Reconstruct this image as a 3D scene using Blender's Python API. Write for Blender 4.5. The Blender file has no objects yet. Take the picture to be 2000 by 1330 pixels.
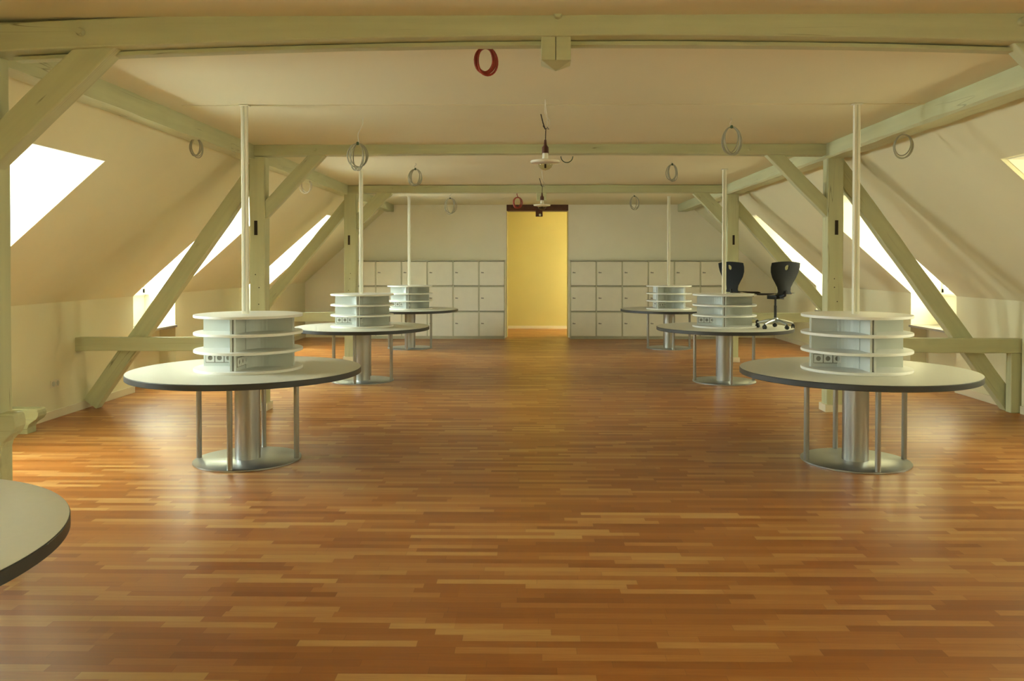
import bpy, bmesh, math, random
from mathutils import Vector, Matrix
R = math.radians
PI = math.pi
random.seed(7)
S = bpy.context.scene
COL = S.collection

# ------------------------------------------------------------ camera, sky, exposure
cam_d = bpy.data.cameras.new('camera')
cam = bpy.data.objects.new('camera', cam_d)
COL.objects.link(cam)
cam_d.sensor_width = 36.0
cam_d.lens = 36.0 * 1598.3 / 2000.0
cam_d.shift_x = -17.84 / 2000.0
cam_d.shift_y = -123.5 / 2000.0
cam_d.clip_end = 200
cam.location = (0, 0, 1.585)
cam.rotation_euler = (R(90) - 0.0159, 0, 0.0131)
S.camera = cam

S.view_settings.view_transform = 'Standard'
S.view_settings.look = 'None'
S.view_settings.gamma = 1
S.view_settings.use_curve_mapping = False
S.view_settings.exposure = 0.64

SKY_L, SKY_R = 36.0, 14.0
w = bpy.data.worlds.new('World')
S.world = w
w.use_nodes = True
nt = w.node_tree
nt.nodes.clear()
wo = nt.nodes.new('ShaderNodeOutputWorld')
bg = nt.nodes.new('ShaderNodeBackground')
tc = nt.nodes.new('ShaderNodeTexCoord')
sx = nt.nodes.new('ShaderNodeSeparateXYZ')
mr = nt.nodes.new('ShaderNodeMapRange')
mr.inputs['From Min'].default_value = -0.6
mr.inputs['From Max'].default_value = 0.6
mr.inputs['To Min'].default_value = SKY_L
mr.inputs['To Max'].default_value = SKY_R
mx = nt.nodes.new('ShaderNodeMix')
mx.data_type = 'RGBA'
mr2 = nt.nodes.new('ShaderNodeMapRange')
mr2.inputs['From Min'].default_value = -0.6
mr2.inputs['From Max'].default_value = 0.6
mx.inputs['A'].default_value = (0.90, 1.0, 1.0, 1)
mx.inputs['B'].default_value = (1.0, 0.95, 0.70, 1)
nt.links.new(tc.outputs['Generated'], sx.inputs[0])
nt.links.new(sx.outputs['X'], mr.inputs['Value'])
nt.links.new(sx.outputs['X'], mr2.inputs['Value'])
nt.links.new(mr2.outputs['Result'], mx.inputs['Factor'])
nt.links.new(mx.outputs['Result'], bg.inputs['Color'])
nt.links.new(mr.outputs['Result'], bg.inputs['Strength'])
nt.links.new(bg.outputs[0], wo.inputs['Surface'])

# ------------------------------------------------------------ dimensions
XL, XR = -4.92, 5.24          # knee walls
KH = 1.19                     # knee height
CZ = 2.87                     # ceiling
CXL, CXR = -3.03, 3.376        # where slopes meet the ceiling
YN, YF = -3.2, 17.68          # near wall, far wall
DT = 2.44                     # dormer ceiling
WL, WR = XL - 0.42, XR + 0.42 # window planes
SILL = 0.75
WSILL = 1.19                  # window sill height
DORM_L = [(-2.6, -1.4), (-0.2, 1.0), (5.55, 6.72), (10.03, 11.22), (14.03, 15.2)]  # the unseen left dormer beside the camera is placed to brighten the near beam
DORM_R = [(-2.6, -1.4), (1.2, 2.4), (5.55, 6.71), (10.16, 11.38), (14.15, 15.15)]

def portal(name, loc, rot, sx_, sy_):
    l = bpy.data.lights.new(name, 'AREA')
    l.shape = 'RECTANGLE'
    l.size = sx_
    l.size_y = sy_
    l.cycles.is_portal = True
    o = bpy.data.objects.new(name, l)
    o.location = loc
    o.rotation_euler = rot
    COL.objects.link(o)
for (a, b) in DORM_L:
    portal('window_portal', (WL - 0.08, (a + b) / 2, 1.81), (0, R(-90), 0), 1.26, b - a)
for (a, b) in DORM_R:
    portal('window_portal', (WR + 0.08, (a + b) / 2, 1.81), (0, R(90), 0), 1.26, b - a)
portal('window_portal', (3.1, 19.0, 1.6), (0, R(90), 0), 1.9, 1.5)

# ------------------------------------------------------------ materials
def newmat(name):
    m = bpy.data.materials.new(name)
    m.use_nodes = True
    n = m.node_tree
    return m, n, n.nodes['Principled BSDF']

def N(n, t, **k):
    x = n.nodes.new(t)
    for a, b in k.items():
        setattr(x, a, b)
    return x

def plain(name, col, rough=0.5, metal=0.0, var=0.06, scale=6.0, spec=0.5, bump=0.0, bscale=60):
    m, n, p = newmat(name)
    t = N(n, 'ShaderNodeTexCoord')
    no = N(n, 'ShaderNodeTexNoise')
    no.inputs['Scale'].default_value = scale
    no.inputs['Detail'].default_value = 4
    n.links.new(t.outputs['Object'], no.inputs['Vector'])
    r = N(n, 'ShaderNodeValToRGB')
    r.color_ramp.elements[0].position = 0.3
    r.color_ramp.elements[1].position = 0.7
    r.color_ramp.elements[0].color = tuple(c * (1 - var) for c in col) + (1,)
    r.color_ramp.elements[1].color = tuple(min(1, c * (1 + var)) for c in col) + (1,)
    n.links.new(no.outputs['Fac'], r.inputs['Fac'])
    n.links.new(r.outputs['Color'], p.inputs['Base Color'])
    p.inputs['Roughness'].default_value = rough
    p.inputs['Metallic'].default_value = metal
    p.inputs['Specular IOR Level'].default_value = spec
    if bump:
        b = N(n, 'ShaderNodeBump')
        b.inputs['Strength'].default_value = bump
        b.inputs['Distance'].default_value = 0.004
        n2 = N(n, 'ShaderNodeTexNoise')
        n2.inputs['Scale'].default_value = bscale
        n2.inputs['Detail'].default_value = 5
        n.links.new(t.outputs['Object'], n2.inputs['Vector'])
        n.links.new(n2.outputs['Fac'], b.inputs['Height'])
        n.links.new(b.outputs['Normal'], p.inputs['Normal'])
    return m

M = {}
M['wall'] = plain('cream_plaster', (0.80, 0.77, 0.525), 0.85, var=0.02, scale=1.5, spec=0.2, bump=0.15, bscale=40)
M['ceil'] = plain('ceiling_plaster', (0.80, 0.755, 0.52), 0.8, var=0.02, scale=0.8, spec=0.25, bump=0.12, bscale=30)
M['reveal'] = plain('white_reveal', (0.90, 0.87, 0.70), 0.8, var=0.01, spec=0.2)
M['base'] = plain('cream_skirting', (0.80, 0.73, 0.53), 0.5, var=0.02)
M['farwall'] = plain('brightened_far_plaster', (0.95, 0.915, 0.77), 0.85, var=0.02, scale=1.5, spec=0.2, bump=0.15, bscale=40)  # wall plaster made lighter to make up for weak light at the far end
M['yellow'] = plain('yellow_paint', (0.63, 0.545, 0.21), 0.8, var=0.03, scale=1.0, spec=0.2)
M['lintel'] = plain('brown_lintel', (0.10, 0.035, 0.02), 0.6, var=0.2, scale=10)
M['locker'] = plain('locker_body', (0.58, 0.58, 0.44), 0.5, var=0.02)
M['door'] = plain('locker_door', (0.86, 0.84, 0.72), 0.45, var=0.02)
M['dark'] = plain('black_plastic', (0.018, 0.02, 0.02), 0.45, var=0.1)
M['blackshell'] = plain('black_chair_shell', (0.012, 0.014, 0.013), 0.6, var=0.1, spec=0.15)
M['white'] = plain('white_laminate', (0.82, 0.83, 0.78), 0.4, var=0.01)
M['panelgrey'] = plain('pale_grey_laminate', (0.66, 0.70, 0.66), 0.45, var=0.01)
M['panelend'] = plain('grey_edge_band', (0.30, 0.29, 0.24), 0.5, var=0.03)
M['table'] = plain('table_laminate', (0.62, 0.625, 0.54), 0.38, var=0.015, scale=30)
M['rim'] = plain('charcoal_rim', (0.045, 0.05, 0.052), 0.4, var=0.1)
M['pole'] = plain('white_lacquer', (0.82, 0.80, 0.66), 0.35, var=0.01)
M['slot'] = plain('dark_mortise', (0.03, 0.022, 0.012), 0.9, var=0.1)
M['greycable'] = plain('grey_cable', (0.36, 0.35, 0.25), 0.5, var=0.05)
M['whitecable'] = plain('pale_cable', (0.66, 0.62, 0.48), 0.5, var=0.05)
M['redcable'] = plain('red_cable', (0.30, 0.035, 0.018), 0.45, var=0.25, scale=30)
M['greencable'] = plain('green_cable', (0.05, 0.10, 0.035), 0.5, var=0.1)
M['china'] = plain('white_porcelain', (0.82, 0.80, 0.66), 0.25, var=0.02)
M['socket'] = plain('white_socket', (0.82, 0.83, 0.78), 0.4, var=0.01)
M['sill'] = plain('grey_sill_board', (0.33, 0.31, 0.26), 0.5, var=0.05)
M['frame'] = plain('white_window_frame', (0.80, 0.78, 0.66), 0.4, var=0.02)

def steel(name, col, rough, stretch):
    m, n, p = newmat(name)
    t = N(n, 'ShaderNodeTexCoord')
    mp = N(n, 'ShaderNodeMapping')
    mp.inputs['Scale'].default_value = stretch
    no = N(n, 'ShaderNodeTexNoise')
    no.inputs['Scale'].default_value = 8
    no.inputs['Detail'].default_value = 6
    n.links.new(t.outputs['Object'], mp.inputs[0])
    n.links.new(mp.outputs[0], no.inputs['Vector'])
    a = N(n, 'ShaderNodeMapRange')
    a.inputs['To Min'].default_value = rough - 0.07
    a.inputs['To Max'].default_value = rough + 0.07
    n.links.new(no.outputs['Fac'], a.inputs['Value'])
    n.links.new(a.outputs['Result'], p.inputs['Roughness'])
    p.inputs['Base Color'].default_value = tuple(col) + (1,)
    p.inputs['Metallic'].default_value = 0.9
    return m
M['steel'] = steel('brushed_steel', (0.42, 0.43, 0.42), 0.36, (20, 20, 1))
M['plate'] = steel('steel_plate', (0.50, 0.53, 0.52), 0.33, (6, 6, 6))
M['rod'] = steel('satin_rod', (0.36, 0.36, 0.33), 0.36, (20, 20, 1))

def wood_timber():
    m, n, p = newmat('painted_timber')
    t = N(n, 'ShaderNodeTexCoord')
    info = N(n, 'ShaderNodeObjectInfo')
    add = N(n, 'ShaderNodeVectorMath', operation='ADD')
    mulr = N(n, 'ShaderNodeMath', operation='MULTIPLY')
    mulr.inputs[1].default_value = 37.0
    n.links.new(info.outputs['Random'], mulr.inputs[0])
    n.links.new(t.outputs['Object'], add.inputs[0])
    n.links.new(mulr.outputs[0], add.inputs[1])
    mp = N(n, 'ShaderNodeMapping')
    mp.inputs['Scale'].default_value = (1.2, 14, 14)
    n.links.new(add.outputs[0], mp.inputs[0])
    no = N(n, 'ShaderNodeTexNoise')
    no.inputs['Scale'].default_value = 1.0
    no.inputs['Detail'].default_value = 5
    n.links.new(mp.outputs[0], no.inputs['Vector'])
    r = N(n, 'ShaderNodeValToRGB')
    r.color_ramp.elements[0].position = 0.25
    r.color_ramp.elements[1].position = 0.75
    r.color_ramp.elements[0].color = (0.51, 0.525, 0.31, 1)
    r.color_ramp.elements[1].color = (0.61, 0.625, 0.38, 1)
    n.links.new(no.outputs['Fac'], r.inputs['Fac'])
    # drying cracks: thin, long, sparse
    mp2 = N(n, 'ShaderNodeMapping')
    mp2.inputs['Scale'].default_value = (0.22, 5.5, 5.5)
    n.links.new(add.outputs[0], mp2.inputs[0])
    n3 = N(n, 'ShaderNodeTexNoise')
    n3.inputs['Scale'].default_value = 1.6
    n3.inputs['Detail'].default_value = 2
    n.links.new(mp2.outputs[0], n3.inputs['Vector'])
    s1 = N(n, 'ShaderNodeMath', operation='SUBTRACT')
    s1.inputs[1].default_value = 0.5
    n.links.new(n3.outputs['Fac'], s1.inputs[0])
    ab = N(n, 'ShaderNodeMath', operation='ABSOLUTE')
    n.links.new(s1.outputs[0], ab.inputs[0])
    lt = N(n, 'ShaderNodeMapRange')
    lt.inputs['From Min'].default_value = 0.0
    lt.inputs['From Max'].default_value = 0.007
    lt.inputs['To Min'].default_value = 1
    lt.inputs['To Max'].default_value = 0
    n.links.new(ab.outputs[0], lt.inputs['Value'])
    n4 = N(n, 'ShaderNodeTexNoise')
    n4.inputs['Scale'].default_value = 1.3
    n.links.new(add.outputs[0], n4.inputs['Vector'])
    gt = N(n, 'ShaderNodeMapRange')
    gt.inputs['From Min'].default_value = 0.56
    gt.inputs['From Max'].default_value = 0.62
    n.links.new(n4.outputs['Fac'], gt.inputs['Value'])
    mu = N(n, 'ShaderNodeMath', operation='MULTIPLY')
    n.links.new(lt.outputs['Result'], mu.inputs[0])
    n.links.new(gt.outputs['Result'], mu.inputs[1])
    mu2 = N(n, 'ShaderNodeMath', operation='MULTIPLY')
    mu2.inputs[1].default_value = 0.75
    n.links.new(mu.outputs[0], mu2.inputs[0])
    mix = N(n, 'ShaderNodeMix', data_type='RGBA')
    mix.inputs['B'].default_value = (0.16, 0.14, 0.07, 1)
    n.links.new(mu2.outputs[0], mix.inputs['Factor'])
    n.links.new(r.outputs['Color'], mix.inputs['A'])
    n.links.new(mix.outputs['Result'], p.inputs['Base Color'])
    b = N(n, 'ShaderNodeBump')
    b.inputs['Strength'].default_value = 0.35
    b.inputs['Distance'].default_value = 0.006
    n.links.new(no.outputs['Fac'], b.inputs['Height'])
    n.links.new(b.outputs['Normal'], p.inputs['Normal'])
    p.inputs['Roughness'].default_value = 0.6
    return m
M['timber'] = wood_timber()

def parquet():
    m, n, p = newmat('parquet_floor')
    L = n.links.new
    t = N(n, 'ShaderNodeTexCoord')
    s = N(n, 'ShaderNodeSeparateXYZ')
    L(t.outputs['Object'], s.inputs[0])
    def math_(op, a, b=None, c=None):
        x = N(n, 'ShaderNodeMath', operation=op)
        for i, v in enumerate((a, b, c)):
            if v is None:
                continue
            if isinstance(v, (int, float)):
                x.inputs[i].default_value = v
            else:
                L(v, x.inputs[i])
        return x.outputs[0]
    def wn(a, b):
        cb = N(n, 'ShaderNodeCombineXYZ')
        for i, v in enumerate((a, b)):
            if isinstance(v, (int, float)):
                cb.inputs[i].default_value = v
            else:
                L(v, cb.inputs[i])
        x = N(n, 'ShaderNodeTexWhiteNoise', noise_dimensions='3D')
        L(cb.outputs[0], x.inputs['Vector'])
        return x.outputs['Value']
    W, LEN = 0.056, 0.50
    rowf = math_('DIVIDE', s.outputs['Y'], W)
    row = math_('FLOOR', rowf)
    rr = wn(row, 3.3)
    xo = math_('ADD', math_('DIVIDE', s.outputs['X'], LEN), math_('MULTIPLY', rr, 7.0))
    col = math_('FLOOR', xo)
    tone = wn(row, col)
    # neighbouring strips in a board share a little tone
    grow = math_('FLOOR', math_('DIVIDE', row, 3.0))
    gx = math_('FLOOR', math_('ADD', math_('DIVIDE', s.outputs['X'], 2.2), math_('MULTIPLY', wn(grow, 9.1), 5.0)))
    tone2 = wn(grow, math_('ADD', gx, 41.0))
    mixed = math_('ADD', math_('MULTIPLY', tone, 0.75), math_('MULTIPLY', tone2, 0.25))
    # grain
    mp = N(n, 'ShaderNodeMapping')
    mp.inputs['Scale'].default_value = (3, 45, 1)
    L(t.outputs['Object'], mp.inputs[0])
    g = N(n, 'ShaderNodeTexNoise')
    g.inputs['Scale'].default_value = 1.5
    g.inputs['Detail'].default_value = 6
    g.inputs['Distortion'].default_value = 0.6
    L(mp.outputs[0], g.inputs['Vector'])
    fac = math_('ADD', mixed, math_('MULTIPLY', math_('SUBTRACT', g.outputs['Fac'], 0.5), 0.45))
    r = N(n, 'ShaderNodeValToRGB')
    cr = r.color_ramp
    cr.elements[0].position = 0.05
    cr.elements[0].color = (0.265, 0.082, 0.012, 1)
    cr.elements[1].position = 0.95
    cr.elements[1].color = (0.55, 0.31, 0.10, 1)
    e = cr.elements.new(0.35)
    e.color = (0.345, 0.118, 0.019, 1)
    e = cr.elements.new(0.65)
    e.color = (0.43, 0.18, 0.044, 1)
    L(fac, r.inputs['Fac'])
    # seams
    fy = math_('FRACT', rowf)
    fx = math_('FRACT', xo)
    sy = math_('LESS_THAN', math_('MINIMUM', fy, math_('SUBTRACT', 1.0, fy)), 0.018)
    sxx = math_('LESS_THAN', math_('MINIMUM', fx, math_('SUBTRACT', 1.0, fx)), 0.0025)
    seam = math_('MULTIPLY', math_('MAXIMUM', sy, sxx), 0.35)
    mix = N(n, 'ShaderNodeMix', data_type='RGBA')
    mix.inputs['B'].default_value = (0.12, 0.045, 0.014, 1)
    L(seam, mix.inputs['Factor'])
    L(r.outputs['Color'], mix.inputs['A'])
    L(mix.outputs['Result'], p.inputs['Base Color'])
    rg = N(n, 'ShaderNodeMapRange')
    rg.inputs['To Min'].default_value = 0.27
    rg.inputs['To Max'].default_value = 0.42
    L(g.outputs['Fac'], rg.inputs['Value'])
    L(rg.outputs['Result'], p.inputs['Roughness'])
    b = N(n, 'ShaderNodeBump')
    b.inputs['Strength'].default_value = 0.12
    b.inputs['Distance'].default_value = 0.002
    L(g.outputs['Fac'], b.inputs['Height'])
    L(b.outputs['Normal'], p.inputs['Normal'])
    return m
M['floor'] = parquet()

def glass(name, tint, lo, hi):
    m, n, p = newmat(name)
    n.nodes.remove(p)
    out = n.nodes['Material Output']
    tr = N(n, 'ShaderNodeBsdfTransparent')
    tr.inputs['Color'].default_value = tint
    gl = N(n, 'ShaderNodeBsdfGlossy')
    gl.inputs['Roughness'].default_value = 0.02
    lw = N(n, 'ShaderNodeLayerWeight')
    pw = N(n, 'ShaderNodeMath', operation='POWER')
    pw.inputs[1].default_value = 4.0
    mp = N(n, 'ShaderNodeMapRange')
    mp.inputs['To Min'].default_value = lo
    mp.inputs['To Max'].default_value = hi
    mi = N(n, 'ShaderNodeMixShader')
    n.links.new(lw.outputs['Facing'], pw.inputs[0])
    n.links.new(pw.outputs[0], mp.inputs['Value'])
    n.links.new(mp.outputs['Result'], mi.inputs[0])
    n.links.new(tr.outputs[0], mi.inputs[1])
    n.links.new(gl.outputs[0], mi.inputs[2])
    n.links.new(mi.outputs[0], out.inputs['Surface'])
    return m
M['glass'] = glass('window_glass', (0.97, 0.98, 0.96, 1), 0.03, 0.5)
M['bulb'] = glass('clear_bulb', (0.80, 0.78, 0.62, 1), 0.06, 0.8)

# ------------------------------------------------------------ mesh helpers
def obj(name, bm, mat, parent=None, smooth=False, bevel=0.0, loc=None, rot=None, angle=40):
    me = bpy.data.meshes.new(name)
    bmesh.ops.recalc_face_normals(bm, faces=bm.faces)
    bm.to_mesh(me)
    bm.free()
    mats = mat if isinstance(mat, (list, tuple)) else [mat]
    for k in mats:
        me.materials.append(M[k] if isinstance(k, str) else k)
    if smooth:
        for f in me.polygons:
            f.use_smooth = True
        try:
            me.set_sharp_from_angle(angle=R(angle))
        except Exception:
            pass
    o = bpy.data.objects.new(name, me)
    COL.objects.link(o)
    if parent:
        o.parent = parent
    if loc:
        o.location = loc
    if rot:
        o.rotation_euler = rot
    if bevel:
        b = o.modifiers.new('bevel', 'BEVEL')
        b.width = bevel
        b.segments = 2
        b.limit_method = 'ANGLE'
    return o

def tag(o, label, cat, group=None):
    o['label'] = label
    o['category'] = cat
    if group:
        o['group'] = group
    return o

def thing(name, label, cat, loc=(0, 0, 0), rz=0, group=None):
    o = bpy.data.objects.new(name, None)
    o.empty_display_size = 0.1
    COL.objects.link(o)
    o.location = loc
    o.rotation_euler = (0, 0, rz)
    return tag(o, label, cat, group)

def struct(name, bm, mat, bevel=0.0):
    o = obj(name, bm, mat, bevel=bevel)
    o['kind'] = 'structure'
    return o

def copy_tree(o, parent=None):
    c = o.copy()
    COL.objects.link(c)
    c.parent = parent
    for ch in o.children:
        copy_tree(ch, c)
    return c

def box(bm, x0, x1, y0, y1, z0, z1, mi=0):
    v = [bm.verts.new(p) for p in ((x0, y0, z0), (x1, y0, z0), (x1, y1, z0), (x0, y1, z0),
                                   (x0, y0, z1), (x1, y0, z1), (x1, y1, z1), (x0, y1, z1))]
    for f in ((0, 3, 2, 1), (4, 5, 6, 7), (0, 1, 5, 4), (1, 2, 6, 5), (2, 3, 7, 6), (3, 0, 4, 7)):
        bm.faces.new([v[i] for i in f]).material_index = mi
    return v

def prism(bm, pts, y0, y1, mi=0):
    """polygon of (x, z) extruded along y"""
    a = [bm.verts.new((p[0], y0, p[1])) for p in pts]
    b = [bm.verts.new((p[0], y1, p[1])) for p in pts]
    n = len(pts)
    bm.faces.new(a).material_index = mi
    bm.faces.new(list(reversed(b))).material_index = mi
    for i in range(n):
        bm.faces.new((a[i], a[(i + 1) % n], b[(i + 1) % n], b[i])).material_index = mi

def zprism(bm, pts, z0, z1, mi=0):
    a = [bm.verts.new((p[0], p[1], z0)) for p in pts]
    b = [bm.verts.new((p[0], p[1], z1)) for p in pts]
    n = len(pts)
    bm.faces.new(a).material_index = mi
    bm.faces.new(list(reversed(b))).material_index = mi
    for i in range(n):
        bm.faces.new((a[i], a[(i + 1) % n], b[(i + 1) % n], b[i])).material_index = mi

def lathe(bm, prof, n=48, c=(0, 0, 0), mi=0, mis=None):
    rings = []
    for (r, z) in prof:
        if r < 1e-6:
            rings.append([bm.verts.new((c[0], c[1], c[2] + z))])
        else:
            rings.append([bm.verts.new((c[0] + r * math.cos(2 * PI * i / n), c[1] + r * math.sin(2 * PI * i / n), c[2] + z)) for i in range(n)])
    for k in range(len(rings) - 1):
        a, b = rings[k], rings[k + 1]
        m_ = mis[k] if mis else mi
        for i in range(n):
            j = (i + 1) % n
            if len(a) == 1 and len(b) == 1:
                continue
            if len(a) == 1:
                f = bm.faces.new((a[0], b[i], b[j]))
            elif len(b) == 1:
                f = bm.faces.new((a[i], a[j], b[0]))
            else:
                f = bm.faces.new((a[i], a[j], b[j], b[i]))
            f.material_index = m_

def tube(bm, pts, r, n=8, closed=False):
    pts = [Vector(p) for p in pts]
    rings = []
    m = len(pts)
    up = Vector((0.13, 0.31, 0.94)).normalized()
    for i, p in enumerate(pts):
        if closed:
            d = (pts[(i + 1) % m] - pts[i - 1])
        else:
            d = (pts[min(i + 1, m - 1)] - pts[max(i - 1, 0)])
        d.normalize()
        if i == 0:
            u = d.cross(up)
            if u.length < 0.1:
                u = d.cross(Vector((1, 0, 0)))
            u.normalize()
        else:
            u = (u - d * u.dot(d)).normalized()
        v = d.cross(u)
        rr = r[i] if isinstance(r, (list, tuple)) else r
        rings.append([bm.verts.new(p + (u * math.cos(2 * PI * k / n) + v * math.sin(2 * PI * k / n)) * rr) for k in range(n)])
    for i in range(m if closed else m - 1):
        a, b = rings[i], rings[(i + 1) % m]
        for k in range(n):
            bm.faces.new((a[k], a[(k + 1) % n], b[(k + 1) % n], b[k]))
    if not closed:
        bm.faces.new(rings[0])
        bm.faces.new(list(reversed(rings[-1])))

def B():
    return bmesh.new()

# ------------------------------------------------------------ the room shell
bm = B()
box(bm, XL - 0.8, XR + 0.8, YN - 0.3, 20.4, -0.2, 0)
struct('floor', bm, 'floor')

bm = B()
box(bm, CXL - 0.3, CXR + 0.3, 4.4, YF + 0.3, CZ, CZ + 0.25)
box(bm, CXL - 0.3, CXR + 0.3, YN - 0.3, 4.4, CZ + 0.02, CZ + 0.25)
struct('ceiling', bm, 'ceil')

def side_wall(side, x0, cx, wx, dorms, name):
    """knee wall, slope, dormer cheeks, dormer ceilings on one side. side = -1 left, +1 right"""
    bm = B()
    k = (CZ - KH) / abs(cx - x0)
    def xs(z):
        return x0 - side * (z - KH) / k
    T = 0.49                                     # thickness outwards
    cuts = [YN - 0.3] + [v for d in dorms for v in d] + [YF + 0.3]
    for i in range(0, len(cuts), 2):
        a, b = cuts[i], cuts[i + 1]
        def seg(a, b, off=0.0):
            prism(bm, [(x0 - side * off, -0.05), (x0 - side * off, KH), (cx - side * off, CZ), (cx - side * off, CZ + 0.24),
                       (x0 + side * T, CZ + 0.24), (x0 + side * T, -0.05)], a, b)
        if side > 0 and a < 8.72 < b:
            seg(a, 8.72, 0.05)
            seg(8.72, b)
        else:
            seg(a, b, 0.05 if (side > 0 and b < 8.72) else 0.0)
    for (a, b) in dorms:
        off = 0.05 if (side > 0 and b < 8.72) else 0.0
        # slope above the dormer opening, doubling as dormer ceiling
        prism(bm, [(xs(DT) - side * off, DT), (cx - side * off, CZ), (cx, CZ + 0.24), (x0 + side * T, CZ + 0.24), (x0 + side * T, DT)], a, b)
        # niche back wall below the sill
        prism(bm, [(x0 + side * 0.22, -0.05), (x0 + side * 0.22, SILL - 0.02), (x0 + side * T, SILL - 0.02), (x0 + side * T, -0.05)], a, b)
    return struct(name, bm, 'wall')
side_wall(-1, XL, CXL, WL, DORM_L, 'wall_left')
side_wall(1, XR, CXR, WR, DORM_R, 'wall_right')

# far wall with the tall opening; near wall behind the camera; corridor beyond
DX0, DX1 = -0.545, 0.785
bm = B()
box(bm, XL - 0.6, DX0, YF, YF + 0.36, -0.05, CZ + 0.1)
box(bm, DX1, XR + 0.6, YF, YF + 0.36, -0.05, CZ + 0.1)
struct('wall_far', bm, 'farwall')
bm = B()
box(bm, XL - 0.6, XR + 0.6, YN - 0.2, YN, -0.05, CZ + 0.1)
struct('wall_near', bm, 'wall')
bm = B()
box(bm, -2.2, 3.2, 20.15, 20.35, -0.05, CZ + 0.3)
box(bm, -2.2, -2.0, YF + 0.36, 20.15, -0.05, CZ + 0.3)
box(bm, 3.0, 3.2, YF + 0.36, 18.3, -0.05, CZ + 0.3)
box(bm, 3.0, 3.2, 19.7, 20.15, -0.05, CZ + 0.3)
box(bm, 3.0, 3.2, 18.3, 19.7, -0.05, 0.7)
box(bm, 3.0, 3.2, 18.3, 19.7, 2.5, CZ + 0.3)
box(bm, -2.0, 3.0, YF + 0.36, YF + 0.37, -0.05, 0.0)
struct('wall_corridor', bm, 'yellow')
bm = B()
box(bm, -2.2, 3.2, YF + 0.3, 20.35, CZ + 0.05, CZ + 0.25)
struct('ceiling_corridor', bm, 'ceil')
# yellow painted jambs of the opening
bm = B()
box(bm, DX0 - 0.002, DX0 + 0.012, YF + 0.02, YF + 0.37, 0, CZ - 0.12)
box(bm, DX1 - 0.012, DX1 + 0.002, YF + 0.02, YF + 0.37, 0, CZ - 0.12)
struct('trim_1', bm, 'yellow')
# brown lintel
bm = B()
box(bm, DX0, DX1, YF - 0.01, YF + 0.36, CZ - 0.13, CZ)
struct('trim_2', bm, 'lintel', bevel=0.004)
# raised sill strip between room and corridor floor
bm = B()
box(bm, -2.0, 3.0, 20.13, 20.15, 0, 0.07)
struct('baseboard_corridor', bm, 'base')

# skirting boards
def skirting(name, x0, side, dorms, y0, y1):
    bm = B()
    cuts = [y0] + [v for d in dorms for v in d] + [y1]
    for i in range(0, len(cuts), 2):
        a, b = cuts[i], cuts[i + 1]
        xa, xb = sorted((x0, x0 - side * 0.018))
        if side > 0 and a < 8.72 < b:
            box(bm, xa - 0.05, xb - 0.05, a, 8.72, 0, 0.085)
            box(bm, xa, xb, 8.72, b, 0, 0.085)
        else:
            o_ = 0.05 if (side > 0 and b < 8.72) else 0.0
            box(bm, xa - o_, xb - o_, a, b, 0, 0.085)
    for (a, b) in dorms:
        xa, xb = sorted((x0 + side * 0.22, x0 + side * 0.202))
        box(bm, xa, xb, a, b, 0, 0.085)
    o = struct(name, bm, 'base', bevel=0.004)
skirting('baseboard_left', XL, -1, DORM_L, YN, YF)
skirting('baseboard_right', XR, 1, DORM_R, YN, YF)
bm = B()
box(bm, XL, -3.9, YF - 0.018, YF, 0, 0.085)
box(bm, 4.13, XR, YF - 0.018, YF, 0, 0.085)
struct('baseboard_far', bm, 'base', bevel=0.004)

# thin cover strip running across the ceiling between the two nearest poles
bm = B()
box(bm, CXL + 0.2, CXR - 0.2, 6.60, 6.62, CZ - 0.006, CZ + 0.001)
struct('trim_3', bm, 'ceil')

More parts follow.
